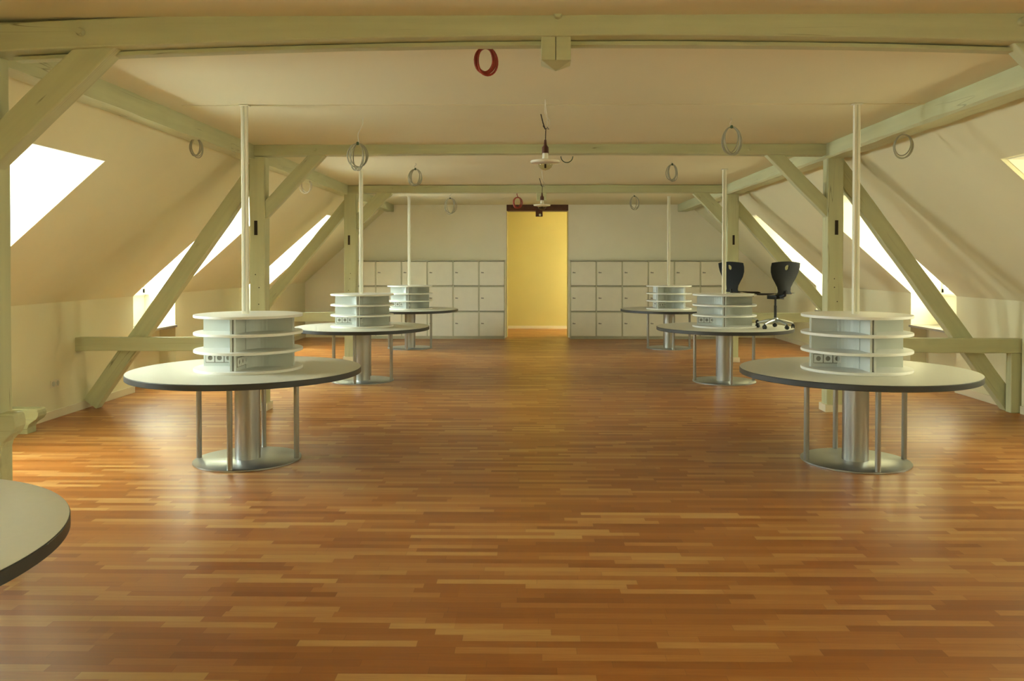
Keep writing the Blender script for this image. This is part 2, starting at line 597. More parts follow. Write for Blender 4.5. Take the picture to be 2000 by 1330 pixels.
# dormer reveals (white painted lining), sills, windows
wi = 0
for side, x0, cx, wx, dorms in ((-1, XL, CXL, WL, DORM_L), (1, XR, CXR, WR, DORM_R)):
    k = (CZ - KH) / abs(cx - x0)
    def xs(z):
        return x0 - side * (z - KH) / k
    for (a, b) in dorms:
        wi += 1
        bm = B()
        e = 0.004
        pts = [(x0 + side * 0.003, SILL), (x0 + side * 0.003, KH), (xs(DT) + side * 0.003, DT - 0.001), (wx + side * 0.15, DT - 0.001), (wx + side * 0.15, SILL)]
        prism(bm, pts, a, a + e)
        prism(bm, pts, b - e, b)
        xa, xb = sorted((xs(DT) + side * 0.003, wx + side * 0.15))
        box(bm, xa, xb, a, b, DT - 0.006, DT + 0.001)
        xa, xb = sorted((wx - side * 0.0, x0 + side * 0.49))
        box(bm, xa, xb, a, b, SILL - 0.03, WSILL - 0.02)
        xa, xb = sorted((wx - side * 0.05, x0 + side * 0.49))
        box(bm, xa, xb, a, b, WSILL - 0.02, WSILL)
        struct('wall_dormer', bm, 'reveal')
        # window: frame, mullion, panes
        f = B()
        X0, X1 = sorted((wx, wx + side * 0.06))
        z0, z1 = WSILL + 0.0, DT - 0.006
        y0, y1 = a + e, b - e
        t_ = 0.06
        box(f, X0, X1, y0, y0 + t_, z0, z1)
        box(f, X0, X1, y1 - t_, y1, z0, z1)
        box(f, X0, X1, y0, y1, z0, z0 + t_)
        box(f, X0, X1, y0, y1, z1 - t_, z1)
        box(f, X0, X1, (y0 + y1) / 2 - 0.045, (y0 + y1) / 2 + 0.045, z0, z1)
        wo_ = struct('window_%d' % wi, f, 'frame', bevel=0.004)
        g = B()
        box(g, wx + side * 0.028, wx + side * 0.032, y0 + t_, (y0 + y1) / 2 - 0.045, z0 + t_, z1 - t_)
        box(g, wx + side * 0.028, wx + side * 0.032, (y0 + y1) / 2 + 0.045, y1 - t_, z0 + t_, z1 - t_)
        obj('pane', g, 'glass', wo_)
        h = B()
        for yy in ((y0 + y1) / 2 - 0.03,):
            hx0, hx1 = sorted((wx, wx - side * 0.04))
            box(h, hx0, hx1, yy - 0.01, yy + 0.01, 1.72, 1.84)
        obj('window_handle', h, 'steel', wo_, bevel=0.004)
        # sill board
        s = B()
        X0, X1 = sorted((x0 - side * 0.03, wx))
        box(s, X0, X1, a + 0.002, b - 0.002, SILL - 0.03, SILL)
        so = struct('trim_%d' % (wi + 3), s, 'sill', bevel=0.004)

# corridor window
f = B()
for (y0, y1, z0, z1) in ((18.3, 18.37, 0.7, 2.5), (19.63, 19.7, 0.7, 2.5), (18.3, 19.7, 0.7, 0.77), (18.3, 19.7, 2.43, 2.5), (18.96, 19.04, 0.7, 2.5)):
    box(f, 3.02, 3.08, y0, y1, z0, z1)
wo_ = struct('window_%d' % (wi + 1), f, 'frame')
g = B()
box(g, 3.048, 3.052, 18.37, 18.96, 0.77, 2.43)
box(g, 3.048, 3.052, 19.04, 19.63, 0.77, 2.43)
obj('pane', g, 'glass', wo_)

# ------------------------------------------------------------ timber frame
def timber(name, p0, p1, w_, y0, y1, label, cat, bow=0.0, bevel=0.008, wob=0.004, group=None):
    """bar in the x-z plane from p0 to p1, width w_, depth y0..y1, long axis = local X"""
    p0, p1 = Vector((p0[0], 0, p0[1])), Vector((p1[0], 0, p1[1]))
    d = p1 - p0
    L = d.length
    ang = math.atan2(d.z, d.x)
    c = (p0 + p1) / 2
    yc = (y0 + y1) / 2
    dy = (y1 - y0) / 2
    n = max(2, int(L / 0.22))
    bm = B()
    rings = []
    for i in range(n + 1):
        t = i / n
        x = (t - 0.5) * L
        b = bow * (1 - (2 * t - 1) ** 2)
        j = [random.uniform(-wob, wob) for _ in range(4)] if 0 < i < n else [0] * 4
        rings.append([bm.verts.new((x, -dy + j[0], -w_ / 2 + b + j[1])), bm.verts.new((x, dy + j[0], -w_ / 2 + b + j[1])),
                      bm.verts.new((x, dy + j[2], w_ / 2 + b + j[3])), bm.verts.new((x, -dy + j[2], w_ / 2 + b + j[3]))])
    for i in range(n):
        a, b = rings[i], rings[i + 1]
        for k in range(4):
            bm.faces.new((a[k], a[(k + 1) % 4], b[(k + 1) % 4], b[k]))
    bm.faces.new(rings[0])
    bm.faces.new(list(reversed(rings[-1])))
    o = obj(name, bm, 'timber', bevel=bevel)
    o.location = (c.x, yc, c.z)
    o.rotation_euler = (0, -ang, 0)
    o.data.set_sharp_from_angle(angle=R(30)) if hasattr(o.data, 'set_sharp_from_angle') else None
    for f_ in o.data.polygons:
        f_.use_smooth = False
    return tag(o, label, cat, group)

def local_part(name, bm, mat, parent, **k):
    """world-space bmesh parented to an already placed object"""
    pm = Matrix.LocRotScale(parent.location, parent.rotation_euler, None).inverted()
    bm.transform(pm)
    return obj(name, bm, mat, parent, **k)

def dowel(parent, x, y, z, r=0.02, mat='timber', d=0.02):
    bm = B()
    lathe(bm, [(0, -d), (r * 0.75, -d), (r, -d * 0.5), (r, 0.03), (0, 0.03)], 20)
    bm.transform(Matrix.Translation((x, y, z)) @ Matrix.Rotation(R(-90), 4, 'X'))
    local_part('dowel', bm, mat, parent, smooth=True)

# collar beams across the room
bA = timber('tie_beam', (-3.45, 2.753), (3.75, 2.770), 0.15, 4.31, 4.50, 'nearest wide pale timber ceiling beam crossing the top of the room', 'beam', bow=0.097, wob=0.0015)
dowel(bA, -2.38, 4.306, 2.810, 0.022)
dowel(bA, 0.135, 4.306, 2.890, 0.022)
dowel(bA, 2.545, 4.306, 2.845, 0.022)
# a thinner board hung under the beam
timber('beam_board', (-2.80, 2.695), (2.62, 2.725), 0.022, 4.40, 4.47, 'slim board along the underside of the nearest ceiling beam', 'board', bow=0.057, wob=0.001, bevel=0.003)
bB = timber('tie_beam', (-3.34, 2.805), (3.63, 2.80), 0.120, 8.79, 8.95, 'middle pale timber ceiling beam above the posts behind the front tables', 'beam', bow=0.03, wob=0.002)
dowel(bB, -2.33, 8.787, 2.815, 0.014)
dowel(bB, 2.32, 8.787, 2.81, 0.014)
bC = timber('tie_beam', (-3.31, 2.800), (3.60, 2.80), 0.124, 13.26, 13.42, 'farthest pale timber ceiling beam, nearest the lockers', 'beam', bow=0.005, wob=0.002)
dowel(bC, -2.26, 13.257, 2.815, 0.014)

# purlins along the tops of the slopes, one run per side
def purlin(x0, x1, z0, z1, label):
    n = 110
    L = YF - YN
    bm = B()
    rings = []
    for i in range(n + 1):
        x = (i / n - 0.5) * L
        j = [random.uniform(-0.006, 0.006) for _ in range(4)]
        hw, hz = (x1 - x0) / 2, (z1 - z0) / 2
        ch = 0.02 + random.uniform(-0.006, 0.01)
        rings.append([bm.verts.new((x, -hw + j[0], -hz + j[1])), bm.verts.new((x, hw - ch, -hz + j[1] * .4)), bm.verts.new((x, hw, -hz + ch)),
                      bm.verts.new((x, hw, hz)), bm.verts.new((x, -hw + j[2], hz))])
    for i in range(n):
        a, b = rings[i], rings[i + 1]
        for k in range(5):
            bm.faces.new((a[k], a[(k + 1) % 5], b[(k + 1) % 5], b[k]))
    bm.faces.new(rings[0])
    bm.faces.new(list(reversed(rings[-1])))
    o = obj('purlin', bm, 'timber')
    o.location = ((x0 + x1) / 2, (YN + YF) / 2, (z0 + z1) / 2)
    o.rotation_euler = (0, 0, R(90))
    return tag(o, label, 'beam')
purlin(-3.17, -2.99, 2.715, 2.875, 'long roof purlin along the top of the left sloping wall')
purlin(3.14, 3.34, 2.715, 2.875, 'long roof purlin along the top of the right sloping wall')

def post(x0, x1, y0, y1, label, slotz=True, base=True, foot=None, z0=0.0):
    w_ = x1 - x0
    o = timber('timber_post', ((x0 + x1) / 2, z0), ((x0 + x1) / 2, 2.745), w_, y0, y1, label, 'post', wob=0.003)
    if slotz:
        bm = B()
        sx_ = x0 + w_ * 0.42 if x0 < 0 else x0 + w_ * 0.55
        box(bm, sx_ - 0.017, sx_ + 0.017, y0 - 0.006, y0 + 0.02, 1.90, 2.055)
        local_part('mortise', bm, 'slot', o)
    if base:
        bm = B()
        t_ = 0.022
        box(bm, x0 - t_, x1 + t_, y0 - t_, y1 + t_, 0, 0.08)
        local_part('skirting', bm, 'base', o, bevel=0.004)
    for k in range(5):
        bm = B()
        zz = 0.9 + k * 0.14 + random.uniform(-.03, .03)
        xx = x0 + w_ * random.uniform(.35, .65)
        lathe(bm, [(0, -0.0045), (0.006, -0.0045), (0.006, 0.004)], 10)
        bm.transform(Matrix.Translation((xx, y0, zz)) @ Matrix.Rotation(R(-90), 4, 'X'))
        local_part('peg_hole', bm, 'slot', o)
    return o
post(-3.048, -2.881, 8.80, 8.96, 'timber post behind the front left table, rising to the middle beam')
post(3.164, 3.333, 8.80, 8.96, 'timber post behind the front right table, rising to the middle beam')
post(-3.052, -2.86, 13.27, 13.43, 'distant timber post left of the lockers, behind the second left table')
post(3.155, 3.342, 13.27, 13.43, 'distant timber post right of the lockers, behind the chairs standing on a table')
pA = post(-3.05, -2.885, 4.33, 4.50, 'timber post cut off by the left edge of the picture', slotz=False, base=False, z0=0.765)

# carved post foot (near left) and small carved stub on the floor by the left wall
def ogee(name, xa, xb, zt, y0, y1, label, head, neck, hz, foot=False):
    pts = [(xa, 0.0), (xa, zt)]
    pts += [(xb - head * 0.25, zt), (xb - head * 0.08, zt - hz * 0.06), (xb, zt - hz * 0.22), (xb, zt - hz * 0.42), (xb - head * 0.2, zt - hz * 0.62),
            (xb - head * 0.6, zt - hz * 0.78), (xb - head * 0.88, zt - hz * 0.92), (xb - head, zt - hz * 1.1)]
    pts += [(xb - head, 0.0)]
    bm = B()
    prism(bm, pts, y0, y1)
    o = obj(name, bm, 'timber', bevel=0.006)
    return tag(o, label, 'timber block')
ogee('carved_post_foot', -3.02, -2.79, 0.775, 4.37, 4.465, 'carved timber foot with a curved head at the left edge, behind the cut-off table', 0.075, 0.05, 0.17)
ogee('carved_stub', -4.915, -4.60, 0.235, 7.54, 7.68, 'small carved timber stub standing on the floor against the left wall', 0.10, 0.08, 0.16)

# knee braces between posts and beams
timber('knee_brace', (-2.93, 2.125), (-2.285, 2.805), 0.14, 8.82, 8.92, 'short diagonal brace between the left front post and the middle beam', 'brace')
timber('knee_brace', (3.235, 2.115), (2.56, 2.81), 0.14, 8.82, 8.92, 'short diagonal brace between the right front post and the middle beam', 'brace')
timber('knee_brace', (-2.90, 2.225), (-2.345, 2.79), 0.19, 13.30, 13.40, 'short distant diagonal brace between the far left post and the farthest beam', 'brace')
timber('knee_brace', (3.20, 2.245), (2.68, 2.79), 0.19, 13.30, 13.40, 'short distant diagonal brace between the far right post and the farthest beam', 'brace')
kb = timber('knee_brace', (-3.01, 2.09), (-2.25, 2.815), 0.16, 4.345, 4.455, 'big diagonal brace under the nearest beam in the top left corner', 'brace')
timber('knee_brace', (3.24, 2.14), (2.57, 2.82), 0.16, 4.345, 4.455, 'diagonal brace stub under the nearest beam in the top right corner', 'brace')

# long struts leaning from the post heads to the floor
timber('leaning_strut', (-3.00, 2.64), (-4.845, 0.05), 0.175, 8.88, 9.0, 'long cracked timber strut leaning from the front left post down to the left wall', 'strut')
timber('leaning_strut', (3.25, 2.72), (5.19, 0.05), 0.175, 8.88, 9.0, 'long timber strut leaning from the front right post down to the right wall', 'strut')
timber('leaning_strut', (-2.96, 2.64), (-4.88, 0.33), 0.175, 13.36, 13.48, 'distant timber strut leaning from the far left post to the left wall', 'strut')
timber('leaning_strut', (3.26, 2.61), (5.19, 0.40), 0.175, 13.36, 13.48, 'distant timber strut leaning from the far right post to the right wall, behind the chairs', 'strut')

# low horizontal ties
timber('low_tie_beam', (-4.93, 0.722), (-2.96, 0.725), 0.148, 8.74, 8.86, 'low horizontal timber tie crossing the leaning strut at left', 'beam')
timber('low_tie_beam', (3.25, 0.722), (5.24, 0.714), 0.155, 8.74, 8.86, 'low horizontal timber tie crossing the leaning strut at right', 'beam')
timber('low_tie_beam', (-4.93, 0.725), (-2.96, 0.73), 0.15, 13.22, 13.33, 'distant low horizontal timber tie at left, seen between the two front left tables', 'beam')
timber('low_tie_beam', (3.25, 0.725), (5.24, 0.72), 0.15, 13.22, 13.33, 'distant low horizontal timber tie at right, beyond the chairs', 'beam')
timber('wall_stud', (5.16, 0.0), (5.16, 0.64), 0.13, 8.75, 8.85, 'short timber stud against the right wall under the low tie', 'post')

# hanging stubs of posts under the beams
bm = B()
for (a, b) in ((0.050, 0.124), (0.127, 0.205)):
    z0, z1 = 2.660, 2.80
    yy0, yy1 = 4.33, 4.47
    v = box(bm, a, b, yy0, yy1, z0, z1)
tip = [bm.verts.new(p) for p in ((0.052, 4.33, 2.660), (0.207, 4.33, 2.660), (0.207, 4.47, 2.660), (0.052, 4.47, 2.660))]
apex = bm.verts.new((0.128, 4.42, 2.622))
for i in range(4):
    bm.faces.new((tip[i], tip[(i + 1) % 4], apex))
tag(obj('hanging_post_stub', bm, 'timber', bevel=0.003), 'short split timber stub hanging from the centre of the nearest beam', 'timber block')
bm = B()
box(bm, 0.077, 0.236, 13.28, 13.40, 2.614, 2.745)
tag(obj('hanging_post_stub', bm, 'timber', bevel=0.006), 'small timber stub hanging from the farthest beam above the doorway', 'timber block')

# ------------------------------------------------------------ round tables
TR = 0.905
def make_table():
    t = thing('round_table', '', 'table')
    bm = B()
    lathe(bm, [(0, 0.738), (TR - 0.008, 0.738), (TR - 0.003, 0.740), (TR - 0.006, 0.7405), (0, 0.7405)], 128)
    top = obj('tabletop', bm, 'table', t, smooth=True)
    bm = B()
    lathe(bm, [(0, 0.694), (TR - 0.006, 0.694), (TR, 0.698), (TR, 0.735), (TR - 0.004, 0.7385), (0, 0.7385)], 128)
    obj('rim', bm, 'rim', t, smooth=True)['label'] = 'dark charcoal edge band and underside'
    bm = B()
    lathe(bm, [(0, 0.015), (0.1, 0.015), (0.1, 0.694), (0, 0.694)], 48)
    obj('column', bm, 'steel', t, smooth=True)
    bm = B()
    lathe(bm, [(0, 0.0), (0.418, 0.0), (0.42, 0.002), (0.42, 0.012), (0.416, 0.015), (0, 0.015)], 96)
    obj('base_plate', bm, 'plate', t, smooth=True)
    for k in range(4):
        a = R(90 * k)
        bm = B()
        lathe(bm, [(0, 0.015), (0.021, 0.015), (0.021, 0.694), (0, 0.694)], 20, c=(0.397 * math.cos(a), 0.397 * math.sin(a), 0))
        obj('rod', bm, 'rod', t, smooth=True)
    return t

def make_organiser():
    t = thing('shelf_carousel', '', 'shelf unit')
    z = [0.0, 0.147, 0.285, 0.423]
    RR = 0.422
    names = ['base_disc', 'shelf_disc', 'shelf_disc', 'top_disc']
    for i, zz in enumerate(z):
        bm = B()
        lathe(bm, [(0, zz), (RR - 0.003, zz), (RR, zz + 0.003), (RR, zz + 0.019), (RR - 0.003, zz + 0.022), (0, zz + 0.022)], 96)
        obj(names[i], bm, 'white', t, smooth=True)
    # radial double walls, one mesh per wall, filleted to the core
    for k in range(4):
        M4 = Matrix.Rotation(R(90 * k), 4, 'Z')
        bm = B()
        for lv in range(3):
            z0, z1 = z[lv] + 0.022, z[lv + 1]
            # wall along +x, thickness .046 with a recessed dark groove at the end
            box(bm, 0.10, 0.362, -0.023, -0.007, z0, z1, 0)
            box(bm, 0.10, 0.362, 0.007, 0.023, z0, z1, 0)
            box(bm, 0.10, 0.35, -0.007, 0.007, z0, z1, 1)
        bm.transform(M4)
        d = obj('divider', bm, ['panelgrey', 'panelend'], t)
        # sockets on the counter-clockwise face (local +y), lowest level
        bm = B()
        box(bm, 0.115, 0.345, 0.023, 0.027, 0.050, 0.128)
        bm.transform(M4)
        fr = obj('socket_frame', bm, 'panelend', d, bevel=0.001)
        for q in range(3):
            cx = 0.155 + q * 0.075
            bm = B()
            # square plate with round recess
            n_ = 24
            zc = 0.089
            outer, inner, deep = [], [], []
            for i in range(n_):
                a = 2 * PI * i / n_
                ca, sa = math.cos(a), math.sin(a)
                m_ = max(abs(ca), abs(sa))
                outer.append(bm.verts.new((cx + 0.0325 * ca / m_, 0.033, zc + 0.0325 * sa / m_)))
                inner.append(bm.verts.new((cx + 0.020 * ca, 0.033, zc + 0.020 * sa)))
                deep.append(bm.verts.new((cx + 0.019 * ca, 0.026, zc + 0.019 * sa)))
            ob = [bm.verts.new((v.co.x, 0.026, v.co.z)) for v in outer]
            for i in range(n_):
                j = (i + 1) % n_
                bm.faces.new((outer[i], outer[j], inner[j], inner[i]))
                bm.faces.new((inner[i], inner[j], deep[j], deep[i]))
                bm.faces.new((outer[i], outer[j], ob[j], ob[i]))
            bm.faces.new(deep)
            for s_ in (-1, 1):
                box(bm, cx + s_ * 0.009 - 0.0025, cx + s_ * 0.009 + 0.0025, 0.0265, 0.0268, zc - 0.0025, zc + 0.0025, 1)
            bm.transform(M4)
            obj('socket', bm, ['socket', 'slot'], fr)
        # concave quarter wall joining this divider to the next
    bm = B()
    for lv in range(3):
        z0, z1 = z[lv] + 0.022, z[lv + 1]
        pts = []
        for k in range(4):
            a0 = R(90 * k)
            # concave arc from divider k to divider k+1, centre on the diagonal
            c_ = Vector((0.155, 0.155))
            for i in range(9):
                a = R(270 - 90 * i / 8.0)
                q = Vector((c_.x + 0.125 * math.cos(a), c_.y + 0.125 * math.sin(a)))
                ca, sa = math.cos(a0), math.sin(a0)
                pts.append((q.x * ca - q.y * sa, q.x * sa + q.y * ca))
        zprism(bm, pts, z0, z1)
    obj('core', bm, 'panelgrey', t)
    return t

def make_pole():
    t = thing('service_pole', '', 'pole')
    bm = B()
    z0, z1 = 1.185, CZ - 0.004
    prof = [(-0.029, -0.022), (0.029, -0.022), (0.034, -0.017), (0.034, 0.017), (0.029, 0.022), (-0.029, 0.022), (-0.034, 0.017), (-0.034, -0.017)]
    prof = [(x * 0.72, y * 0.85) for x, y in prof]
    zprism(bm, prof, 0.0, z1 - z0)
    obj('shaft', bm, 'pole', t)
    bm = B()
    box(bm, -0.005, 0.005, -0.0205, -0.0182, 0.02, z1 - z0 - 0.01)
    obj('cable_slot', bm, 'locker', t)
    bm = B()
    box(bm, -0.04, 0.04, -0.032, 0.032, z1 - z0 - 0.008, z1 - z0)
    obj('ceiling_plate', bm, 'pole', t, bevel=0.002)
    return t

tables = [
    # x, y, rod angle, organiser rot, words
    (-2.305, 6.59, 0, 0, 'at front left, standing before the tall timber post', 'front left'),
    (2.604, 6.60, 2, -2, 'at front right, largest whole table on the right side', 'front right'),
    (-2.305, 11.09, -3, 3, 'second on the left, partly hidden by the front left one', 'second left'),
    (2.602, 11.09, 0, -13, 'with two black swivel chairs standing on its top', 'under the chairs'),
    (-2.302, 15.42, 0, 0, 'farthest on the left, in front of the left lockers', 'farthest left'),
    (2.588, 15.48, 3, -47, 'farthest on the right, in front of the right lockers', 'farthest right'),
    (-2.365, 2.32, 10, 0, 'cut off by the left edge of the picture', 'nearest left'),
]
t0, o0, p0 = make_table(), make_organiser(), make_pole()
rot_w = ['with power sockets facing the viewer', '', '', '', '', '', '']
where = ['on the front left table', 'on the front right table', 'on the second left table', 'on the right table that carries two chairs',
         'on the farthest left table', 'on the farthest right table', 'on the nearest table at the left edge']
for i, (x, y, ra, ro, words, short) in enumerate(tables):
    t = t0 if i == 0 else copy_tree(t0)
    t.location = (x, y, 0)
    t.rotation_euler = (0, 0, R(ra))
    tag(t, 'round dark-rimmed table ' + words, 'table', 'round tables with steel column legs')
    if i == 6:
        continue                      # its shelf unit and pole stand outside the frame
    o = o0 if i == 0 else copy_tree(o0)
    o.location = (x + (0.0 if i else 0.015), y, 0.7405)
    o.rotation_euler = (0, 0, R(ro))
    tag(o, 'white three-tier round shelf unit ' + where[i], 'shelf unit', 'round shelf units on the tables')
    p = p0 if i == 0 else copy_tree(p0)
    p.location = (x + (-0.012 if x < 0 else -0.006), y, 0.7405 + 0.445)
    tag(p, 'slim white pole reaching the ceiling ' + where[i], 'pole', 'white poles from shelf units to ceiling')

# ------------------------------------------------------------ lockers
def lockers(x0, x1, label, label2):
    t = thing('locker_bank', label, 'lockers', ((x0 + x1) / 2, 17.3, 0), 0, 'locker banks along the far wall')
    W = (x1 - x0)
    cx = 6
    zz = [0.045, 0.576, 1.116, 1.655]
    y0, y1 = 0.0, 0.36
    cw = W / cx
    bm = B()
    box(bm, -W / 2, W / 2, y0 + 0.03, y1, 0.0, 0.045)
    obj('plinth', bm, 'locker', t, bevel=0.003)
    bm = B()
    box(bm, -W / 2, W / 2, y1 - 0.015, y1, 0.045, 1.672)
    for i in range(cx + 1):
        xx = -W / 2 + i * cw
        a, b = max(-W / 2, xx - 0.012), min(W / 2, xx + 0.012)
        box(bm, a, b, y0, y1 - 0.015, 0.045, 1.672)
    for z in (0.045, 0.567, 1.107, 1.654):
        box(bm, -W / 2, W / 2, y0 + 0.002, y1 - 0.015, z, z + 0.018)
    obj('carcass', bm, 'locker', t)
    for i in range(cx):
        for j in range(3):
            a = -W / 2 + i * cw + 0.015
            b = a + cw - 0.030
            z0, z1 = zz[j] + 0.021, zz[j + 1] - 0.014
            bm = B()
            box(bm, a, b, y0 - 0.008, y0 + 0.012, z0, z1)
            d = obj('door', bm, 'door', t, bevel=0.003)
            bm = B()
            zc = (z0 + z1) / 2 + 0.02
            lathe(bm, [(0, 0.018), (0.012, 0.018), (0.014, 0), (0.014, -0.004), (0, -0.004)], 14)
            bm.transform(Matrix.Translation((a + 0.045, y0 - 0.010, zc)) @ Matrix.Rotation(R(90), 4, 'X'))
            box(bm, a + 0.036, a + 0.090, y0 - 0.036, y0 - 0.024, zc - 0.012, zc + 0.008)
            obj('latch', bm, 'panelend', d)
    return t
lockers(-3.855, -0.573, 'bank of pale grey cube lockers left of the yellow doorway', '')
lockers(0.815, 4.10, 'bank of pale grey cube lockers right of the yellow doorway', '')

# ------------------------------------------------------------ swivel chairs standing on a table
def make_chair():
    t = thing('swivel_chair', '', 'chair')
    # star base
    bm = B()
    for k in range(5):
        a = R(72 * k - 22)
        c, s = math.cos(a), math.sin(a)
        pts = [(0.02 * c, 0.02 * s, 0.105), (0.10 * c, 0.10 * s, 0.10), (0.17 * c, 0.17 * s, 0.085), (0.235 * c, 0.235 * s, 0.065)]
        tube(bm, pts, [0.022, 0.019, 0.016, 0.013], 10)
    lathe(bm, [(0, 0.075), (0.035, 0.075), (0.038, 0.12), (0.03, 0.14), (0, 0.14)], 24)
    obj('star_base', bm, 'plate', t, smooth=True)['label'] = 'pale metal five-arm base'
    for k in range(5):
        a = R(72 * k - 22)
        c, s = math.cos(a), math.sin(a)
        bm = B()
        for off in (-0.013, 0.013):
            w_ = B()
            lathe(w_, [(0, -0.009), (0.021, -0.009), (0.026, -0.005), (0.026, 0.005), (0.021, 0.009), (0, 0.009)], 20)
            w_.transform(Matrix.Rotation(R(90), 4, 'X'))
            w_.transform(Matrix.Translation((0, off, 0)))
            w_.transform(Matrix.Rotation(a + R(70), 4, 'Z'))
            w_.transform(Matrix.Translation((0.235 * c, 0.235 * s, 0.026)))
            me_ = bpy.data.meshes.new('tmp')
            w_.to_mesh(me_)
            w_.free()
            bm.from_mesh(me_)
            bpy.data.meshes.remove(me_)
        lathe(bm, [(0, 0.03), (0.012, 0.03), (0.012, 0.062), (0, 0.062)], 12, c=(0.235 * c, 0.235 * s, 0))
        obj('castor', bm, 'dark', t, smooth=True)
    bm = B()
    lathe(bm, [(0, 0.12), (0.018, 0.12), (0.018, 0.30), (0.014, 0.30), (0.014, 0.40), (0, 0.40)], 20)
    obj('gas_column', bm, 'dark', t, smooth=True)
    bm = B()
    box(bm, -0.065, 0.065, -0.09, 0.09, 0.385, 0.435)
    tube(bm, [(0.05, 0.04, 0.41), (0.16, 0.06, 0.40), (0.19, 0.06, 0.395)], 0.007, 8)
    obj('tilt_mechanism', bm, 'dark', t, bevel=0.015)
    # seat shell: forward = +y
    bm = B()
    n, m_ = 17, 17
    grid = {}
    for i in range(n):
        for j in range(m_):
            u, v = i / (n - 1) * 2 - 1, j / (m_ - 1)
            wid = 0.165 + 0.045 * math.sin(PI * min(1, v * 0.85 + 0.1))
            x = u * wid
            y = -0.17 + v * 0.40
            z = 0.447 + 0.012 * u * u - 0.020 * max(0, v - 0.75) * 4 * (v - 0.75) * 4 + 0.01 * (1 - v)
            grid[i, j] = bm.verts.new((x, y, z))
    for i in range(n - 1):
        for j in range(m_ - 1):
            bm.faces.new((grid[i, j], grid[i + 1, j], grid[i + 1, j + 1], grid[i, j + 1]))
    bmesh.ops.solidify(bm, geom=bm.faces[:], thickness=0.018)
    obj('seat', bm, 'blackshell', t, smooth=True)
    # backrest: shield with a grip hole
    bm = B()
    n, m_ = 33, 37
    hx, hz, hr = 0.045, 0.80, 0.036
    def half_w(v):            # v 0 bottom .. 1 top
        pts = [(0, 0.112), (0.10, 0.095), (0.22, 0.105), (0.36, 0.138), (0.52, 0.182), (0.70, 0.212), (0.86, 0.222), (1, 0.218)]
        for q in range(len(pts) - 1):
            if v <= pts[q + 1][0]:
                f_ = (v - pts[q][0]) / (pts[q + 1][0] - pts[q][0])
                return pts[q][1] + (pts[q + 1][1] - pts[q][1]) * f_
        return pts[-1][1]
    grid = {}
    for i in range(n):
        for j in range(m_):
            u, v = i / (n - 1) * 2 - 1, j / (m_ - 1)
            top = 0.878 - 0.018 * u * u
            z = 0.455 + v * (top - 0.455)
            x = u * half_w(v) * 1.07
            y = -0.185 - 0.05 * v + 0.035 * u * u * (0.4 + v * 0.6) - 0.02 * math.sin(PI * v) * -1
            # snap vertices near the hole onto its edge
            dx, dz = x - 0.0, z - hz
            d = math.hypot(dx, dz)
            if d < 1e-6:
                dx, dz, d = 1e-4, 0, 1e-4
            if hr <= d < hr + 0.010 or (hr - 0.007 < d < hr):
                x = dx / d * hr
                z = hz + dz / d * hr
            grid[i, j] = bm.verts.new((x, y, z))
    for i in range(n - 1):
        for j in range(m_ - 1):
            q = [grid[i, j], grid[i + 1, j], grid[i + 1, j + 1], grid[i, j + 1]]
            cx_ = sum(v_.co.x for v_ in q) / 4
            cz_ = sum(v_.co.z for v_ in q) / 4
            if math.hypot(cx_, cz_ - hz) < hr - 0.002:
                continue
            bm.faces.new(q)
    bmesh.ops.delete(bm, geom=[v_ for v_ in bm.verts if not v_.link_faces], context='VERTS')
    bmesh.ops.solidify(bm, geom=bm.faces[:], thickness=0.014)
    obj('backrest', bm, 'blackshell', t, smooth=True)
    bm = B()
    tube(bm, [(0, -0.02, 0.42), (0, -0.13, 0.425), (0, -0.175, 0.44), (0, -0.19, 0.50)], [0.03, 0.026, 0.02, 0.014], 12)
    obj('back_bracket', bm, 'dark', t, smooth=True)
    return t
c1 = make_chair()
c1.location = (3.21, 10.82, 0.7405)
c1.rotation_euler = (0, 0, R(25))
tag(c1, 'black swivel chair with a hole in its back, at the right edge of the tabletop', 'chair', 'black swivel chairs on a table')
c2 = copy_tree(c1)
c2.location = (2.955, 11.63, 0.7405)
c2.rotation_euler = (0, 0, R(-58))
tag(c2, 'black swivel chair behind the shelf unit and white pole, standing on the table', 'chair', 'black swivel chairs on a table')

